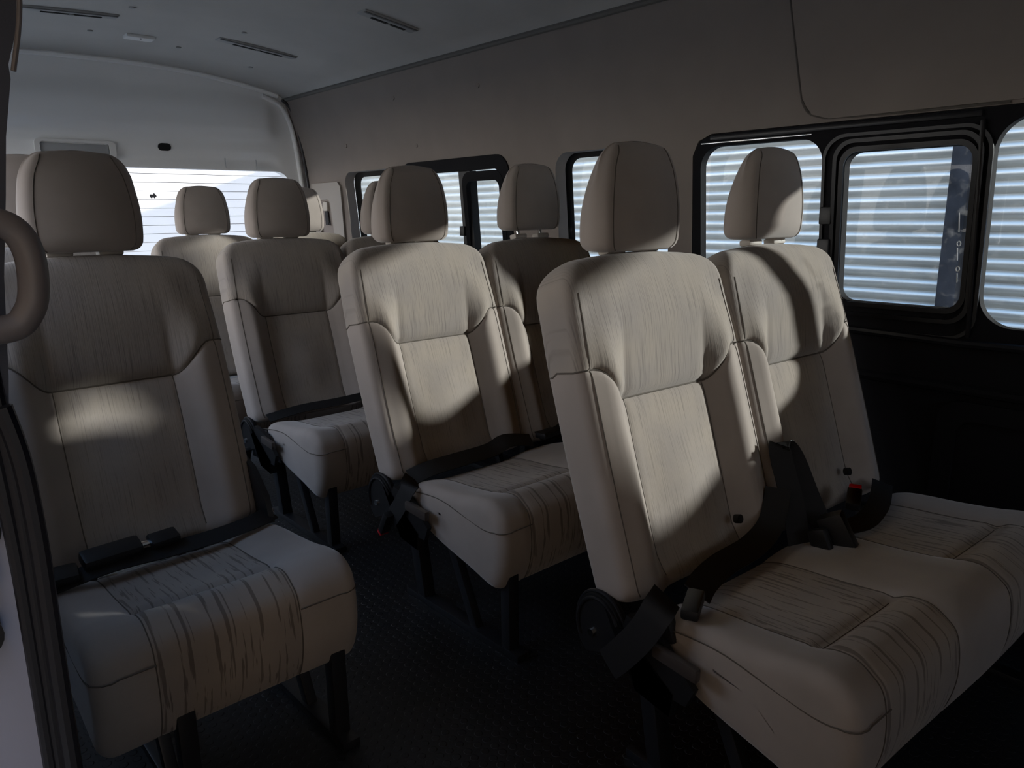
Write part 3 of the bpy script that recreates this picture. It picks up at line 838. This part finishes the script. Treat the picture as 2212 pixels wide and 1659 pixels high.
inb(MB().prism(rrect(1.188, 1.246, 1.309, 1.343, .0165), ((0, RY-.006, 0), (1, 0, 0), (0, 0, 1), (0, 1, 0)), .008), 'pull_grip_hole', M_dark, smooth=False)
inb(MB().frame_strip(rrect(.68, 1.0, 1.262, 1.338, .02), rrect(.70, .975, 1.278, 1.326, .012), lambda a, b, d: Vector((a, RY-d, b)), .016), 'handle_recess', M_wplast)
inb(MB().box((.837, RY-.002, 1.30), (.27, .010, .045)), 'handle_cup', simple('grey plastic', (.32, .33, .34), .6))
M_rib = simple('pale grey', (.45, .46, .48), .6)
inb(MB().box((1.50, RY-.006, 1.262), (.004, .006, .05)), 'panel_rib', M_rib); inb(MB().box((1.66, RY-.006, 1.258), (.004, .006, .05)), 'panel_rib', M_rib)
M_shelf = M_white
inb(MB().tube([(.1, RY+.006, 1.392), (1.70, RY+.006, 1.380)], .004, 6), 'crease', simple('crease shade', (.62, .65, .69), .5))  # crease shading drawn as a greyer strip on the white door
# raised frame at the door's right edge
inb(MB().tube(catmull([(1.930, RY-.006, .84), (1.902, RY-.006, 1.20), (1.882, RY-.006, 1.38), (1.856, RY-.006, 1.49), (1.81, RY-.006, 1.56), (1.72, RY-.006, 1.60)], 8, False), .012, 10), 'edge_roll', M_white)
# seal round the rear opening
j = polytube('trim_4', catmull([(1.962, RY-.03, .0), (1.957, RY-.03, .80), (1.943, RY-.03, 1.0), (1.924, RY-.03, 1.22), (1.905, RY-.03, 1.38), (1.886, RY-.03, 1.48), (1.858, RY-.03, 1.548), (1.82, RY-.025, 1.585)], 8, False), .008, M_rubber, None, 8); tag(j, kind='structure')
# white lip of the roof above the rear door
j = polytube('trim_5', [(x, RY-.015, zceil(x)-.006) for x in [1.80-.05*k for k in range(35)]], .014, M_white, None, 8); tag(j, kind='structure')
# dirt spot on the rear glass
sp = MB(); rnd = random.Random(3)
P = [(.016*(1+.5*rnd.uniform(-1, 1))*cos(2*pi*k/14), .011*(1+.6*rnd.uniform(-1, 1))*sin(2*pi*k/14)) for k in range(14)]
sp.prism(P, ((1.158, RY+.046, 1.100), (1, 0, 0), (0, 0, 1), (0, 1, 0)), .003)
o = sp.build('dirt_spot', simple('grey dirt', (.12, .12, .13), .9), None, False); tag(o, 'small dark dirt splat on the white rear window', 'dirt')

# left side of the van: pillar edge beside the open door, wall behind, front bulkhead
lp = [(-.02, 0), (.0, .0)]
tp = empty('trim_6', (.05, .82, .5)); tag(tp, kind='structure')
pil = [(-.42, .72), (.080, .72), (.086, .80), (.094, .86), (.103, .95), (.114, 1.02), (.121, 1.07), (.131, 1.118), (.131, 1.13), (.141, 1.16), (.149, 1.22), (.156, 1.60), (-.42, 1.60)]
inroot(tp, MB().prism(pil, ((0, .80, 0), (1, 0, 0), (0, 0, 1), (0, 1, 0)), .035), 'upper_pillar', M_pillar)
inroot(tp, MB().tube(catmull([(.150, .80, 1.25), (.146, .80, 1.18), (.134, .80, 1.125)], 6, False), .0022, 8), 'fabric_edge', M_bronze)
inroot(tp, MB().prism([(-.42, 0), (.074, 0), (.076, .40), (.076, .60), (.074, .715), (-.42, .715)], ((0, .83, 0), (1, 0, 0), (0, 0, 1), (0, 1, 0)), .03), 'body_panel', simple('lilac grey body paint', (.42, .43, .52), .5))
inroot(tp, MB().box((-.10, .825, .715), (.34, .02, .03), None, .006), 'panel_gap_strip', M_rubber)  # dark strip along the top of the body panel
inroot(tp, MB().box((-.10, .822, .675), (.32, .02, .045), None, .006), 'step_plate', simple('pale lilac plastic', (.55, .56, .62), .5))
SEALS = []
SEALS.append(MB().tube(catmull([(.078, .80, .93), (.082, .80, .84), (.086, .80, .74), (.086, .80, .64), (.084, .80, .50), (.082, .80, .30), (.080, .80, .0)], 8, False), .0075, 10))
SEALS.append(MB().tube(catmull([(.084, .79, .835), (.092, .79, .78), (.0945, .79, .70), (.0935, .79, .60), (.092, .79, .45), (.090, .79, .0)], 8, False), .0085, 10))
SEALS.append(MB().tube(catmull([(.066, .80, .93), (.072, .80, .82), (.076, .80, .70), (.076, .80, .60), (.074, .80, .40), (.070, .80, .0)], 8, False), .0065, 10))
for q in SEALS: inroot(tp, q, 'door_seal', M_rubber)
inroot(tp, MB().tube([(.035, .80, .615), (.035, .835, .615)], .022, 20).tube([(.012, .80, .595), (.012, .835, .595)], .020, 18), 'striker', M_black)
st = MB(); st.tube([(.01, .795, .628), (.038, .795, .622)], .006, 10)
inroot(tp, st, 'striker_pin', M_steel)
# grab handle
gh = empty('grab_handle', (.06, .74, .95)); tag(gh, 'curved grey brown grab handle on the door pillar in front of the left seat', 'handle')
hpth = catmull([(-.04, .79, 1.0), (0, .745, 1.0), (.06, .74, 1.0), (.092, .74, .998), (.108, .74, .990), (.1155, .74, .970), (.1145, .74, .940), (.108, .74, .922), (.095, .74, .911), (.06, .74, .910), (0, .745, .910), (-.04, .79, .912)], 8, False)
inroot(gh, MB().tube(hpth, .0118, 16), 'grip', M_bronze)
inroot(gh, MB().box((.035, .78, .93), (.09, .02, .085), None, .008), 'mounting_plate', M_pillar)
inroot(gh, MB().tube([(.055, .762, .918), (.075, .762, .918)], .003, 8), 'screw', M_chrome)

# left wall (behind the pillar) and the cab end, out of view but part of the shell
def place_l(a, b, d): return Vector((.03+.05*max(0, (b-1.2)/.4)-d, a, b))
WL1 = rrect(1.95, 3.78, .68, 1.34, .06); WL2 = rrect(1.1, 1.9, .80, 1.2, .06)  # rear opening made oversized to let more light onto the rear door
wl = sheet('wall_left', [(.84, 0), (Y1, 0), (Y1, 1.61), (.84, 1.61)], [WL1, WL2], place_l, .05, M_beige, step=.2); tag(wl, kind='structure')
wl2 = sheet('wall_left', [(Y0, 0), (-.45, 0), (-.45, 1.61), (Y0, 1.61)], [], place_l, .05, M_matte, step=.3); tag(wl2, kind='structure')
wl3 = MB().box((.03, .18, 1.47), (.05, 1.28, .32), None, .01).build('wall_left', M_beige, None); tag(wl3, kind='structure')
wf = sheet('wall_front', [(.0, 0), (1.97, 0), (1.93, 1.22), (1.85, 1.62), (.0, 1.62)], [rrect(.75, 1.86, .98, 1.45, .08)], lambda a, b, d: Vector((a, Y0-d, b)), .05, M_matte, step=.3); tag(wf, kind='structure')  # unseen cab wall; opening added to fill light onto the seat fronts

# ------------------------------------------------------------------ ceiling fittings
def ceil_thing(name, x, y, label, cat, group=None):
    o = empty(name, (x, y, zceil(x))); tag(o, label, cat, group)
    sl_ = (zceil(x+.05)-zceil(x-.05))/.1; o.rotation_euler = (0, -math.atan(sl_), 0)
    return o
def vent(x, y, wd, label, slots):
    r = ceil_thing('ceiling_vent', x, y, label, 'vent', 'air vents in the ceiling')
    MB().box((0, 0, -.004), (wd, .055, .010), None, .004).build('vent_frame', M_ventf, r)
    MB().box((0, -.020, -.008), (wd*.97, .012, .006), None, .002).build('deflector', M_ventd, r)
    n = slots
    for k in range(n):
        ww = wd*.66/n
        MB().box((-wd*.33+ww*(k+.5)+wd*.02, .012, -.0095), (ww*.90, .014, .003), None, .001).build('vent_slot', M_dark, r)
    MB().box((wd*.02, .012, -.011), (.016, .012, .004), None, .001).build('vent_knob', M_ventf, r)
M_ventf = simple('vent frame plastic', (.30, .30, .295), .6); M_ventd = simple('vent deflector', (.10, .10, .10), .6)
vent(.705, 3.06, .30, 'long slotted air vent in the ceiling, furthest left', 2)
vent(1.405, 3.15, .33, 'long slotted air vent in the ceiling, above the rear benches', 2)
vent(1.545, 2.375, .22, 'short dark air vent in the ceiling, nearest the window wall', 2)
r = ceil_thing('ceiling_lamp', 1.00, 3.33, 'small white lamp in the ceiling between the two rear vents', 'lamp')
MB().box((0, 0, -.006), (.105, .06, .014), None, .006).build('lens', M_wplast, r)
MB().box((0, -.02, -.014), (.006, .006, .003), None, .001).build('switch', M_dark, r)
r = ceil_thing('ceiling_lamp', 1.09, 2.37, 'shiny clear lamp in the ceiling, cut by the top of the view', 'lamp')
MB().box((0, 0, -.010), (.13, .07, .022), None, .008).build('lamp_housing', M_ventd, r)
MB().box((0, 0, -.022), (.115, .055, .008), None, .004).build('lens', simple('clear lamp lens', (.6, .6, .6), .1, .6), r)
clips = ((268, 42), )
for i, (x, y, lb) in enumerate(((.86, 2.90, 'small round headliner clip beside the left vent'), (.83, 3.34, 'small round headliner clip left of the white lamp'), (1.28, 2.98, 'small round headliner clip beside the right rear vent'), (1.18, 3.42, 'small round headliner clip right of the white lamp'), (1.52, 3.50, 'small round headliner clip near the rear corner'))):
    o = MB().tube([(0, 0, .004), (0, 0, -.004)], .010, 14).build('trim_clip', M_ventf, None); o.location = (x, y, zceil(x)); tag(o, lb, 'clip', 'headliner clips')
for i, (y, z, lb) in enumerate(((2.87, 1.49, 'faint fastener high on the side wall, rear of two'), (2.30, 1.47, 'faint fastener high on the side wall, front of two'), (3.37, 1.33, 'faint fastener on the side wall above the rear window corner'), (2.78, 1.29, 'faint fastener on the side wall above the rear sliding window'))):
    o = MB().tube([(.004, 0, 0), (-.003, 0, 0)], .009, 12).build('trim_clip', M_beige, None); o.location = (xr(z), y, z); tag(o, lb, 'clip', 'side wall clips')
# belt anchor on the rear pillar
r = empty('belt_anchor', (1.95, 3.66, 1.03)); tag(r, 'beige belt anchor with short black strap on the rear pillar', 'belt anchor')
MB().box((-.008, 0, .016), (.030, .050, .052), None, .014).build('anchor_cover', M_wplastb, r)
MB().ribbon([(-.012, 0, .0), (-.013, -.001, -.04), (-.012, -.002, -.08)], .030, (0, 1, 0)).build('strap', M_belt, r)
# moulded rear pillar cover
pc = sheet('trim_7', [(3.50, .84), (3.80, .84), (3.80, 1.12), (3.78, 1.165), (3.50, 1.165), (3.475, 1.14)], [rrect(3.60, 3.74, .88, 1.08, .03)], lambda a, b, d: Vector((xr(b)-.012+d, a, b)), .012, M_beigep, step=.05); tag(pc, kind='structure')

# ------------------------------------------------------------------ outside
SX = 3.95; PITCHS = .057
def shutter(y0, y1, top, label):
    prof = []; z = -.3; k = 0
    while z < top:
        for q in range(8):
            t = q/8; prof.append((SX-.016*sin(pi*min(1, t/.86))**.8 if t < .86 else SX+.003, z+t*PITCHS))
        z += PITCHS
    V = [(x, y0, zq) for x, zq in prof]+[(x, y1, zq) for x, zq in prof]; n = len(prof)
    F = [[i, i+1, n+i+1, n+i] for i in range(n-1)]
    b = len(V); V += [(SX+.02, y, zq) for y in (y0, y1) for zq in (prof[0][1], prof[-1][1])]
    F += [[b, b+1, b+3, b+2], list(range(n))+[b+1, b], [n+i for i in range(n)][::-1]+[b+2, b+3]]
    o = mesh('roller_shutter', V, F, M_shut, None, True, sharp=50); tag(o, label, 'shutter', 'roller shutters outside the windows')
shutter(1.318, 8.0, 1.60, 'long silver roller shutter outside, behind the middle and rear side windows')
shutter(.0, 1.226, 1.92, 'silver roller shutter outside, seen through the window at the right edge')
pst = MB().box((SX-.03, 1.272, .74), (.10, .085, 2.48), None, .008)
o = pst.build('shutter_post', M_post, None); tag(o, 'dark weathered steel post between the shutters outside the sliding window', 'post')
# marks scratched on the glass of window 3 post side are left plain
yd = MB().box((0, 5, -.55), (40, 40, .1), None, 0).build('ground', M_road, None, False); tag(yd, kind='structure')
lb = MB().box((-1.35, -2.4, 2.2), (.3, 7.0, 6.4), None, 0).build('outside_wall', simple('brown light-blocking wall', (.42, .33, .26), .9, noise=.2, nscale=4), None, False); tag(lb, 'unseen brown wall added to block sky light at the open door', 'wall')  # unseen wall added to hold back sky light at the door
ww = MB().box((1.5, 8.2, 1.2), (7, .2, 3.6), None, 0).build('outside_wall', M_wwall, None, False); tag(ww, 'plain white wall outside, filling the rear window', 'wall')
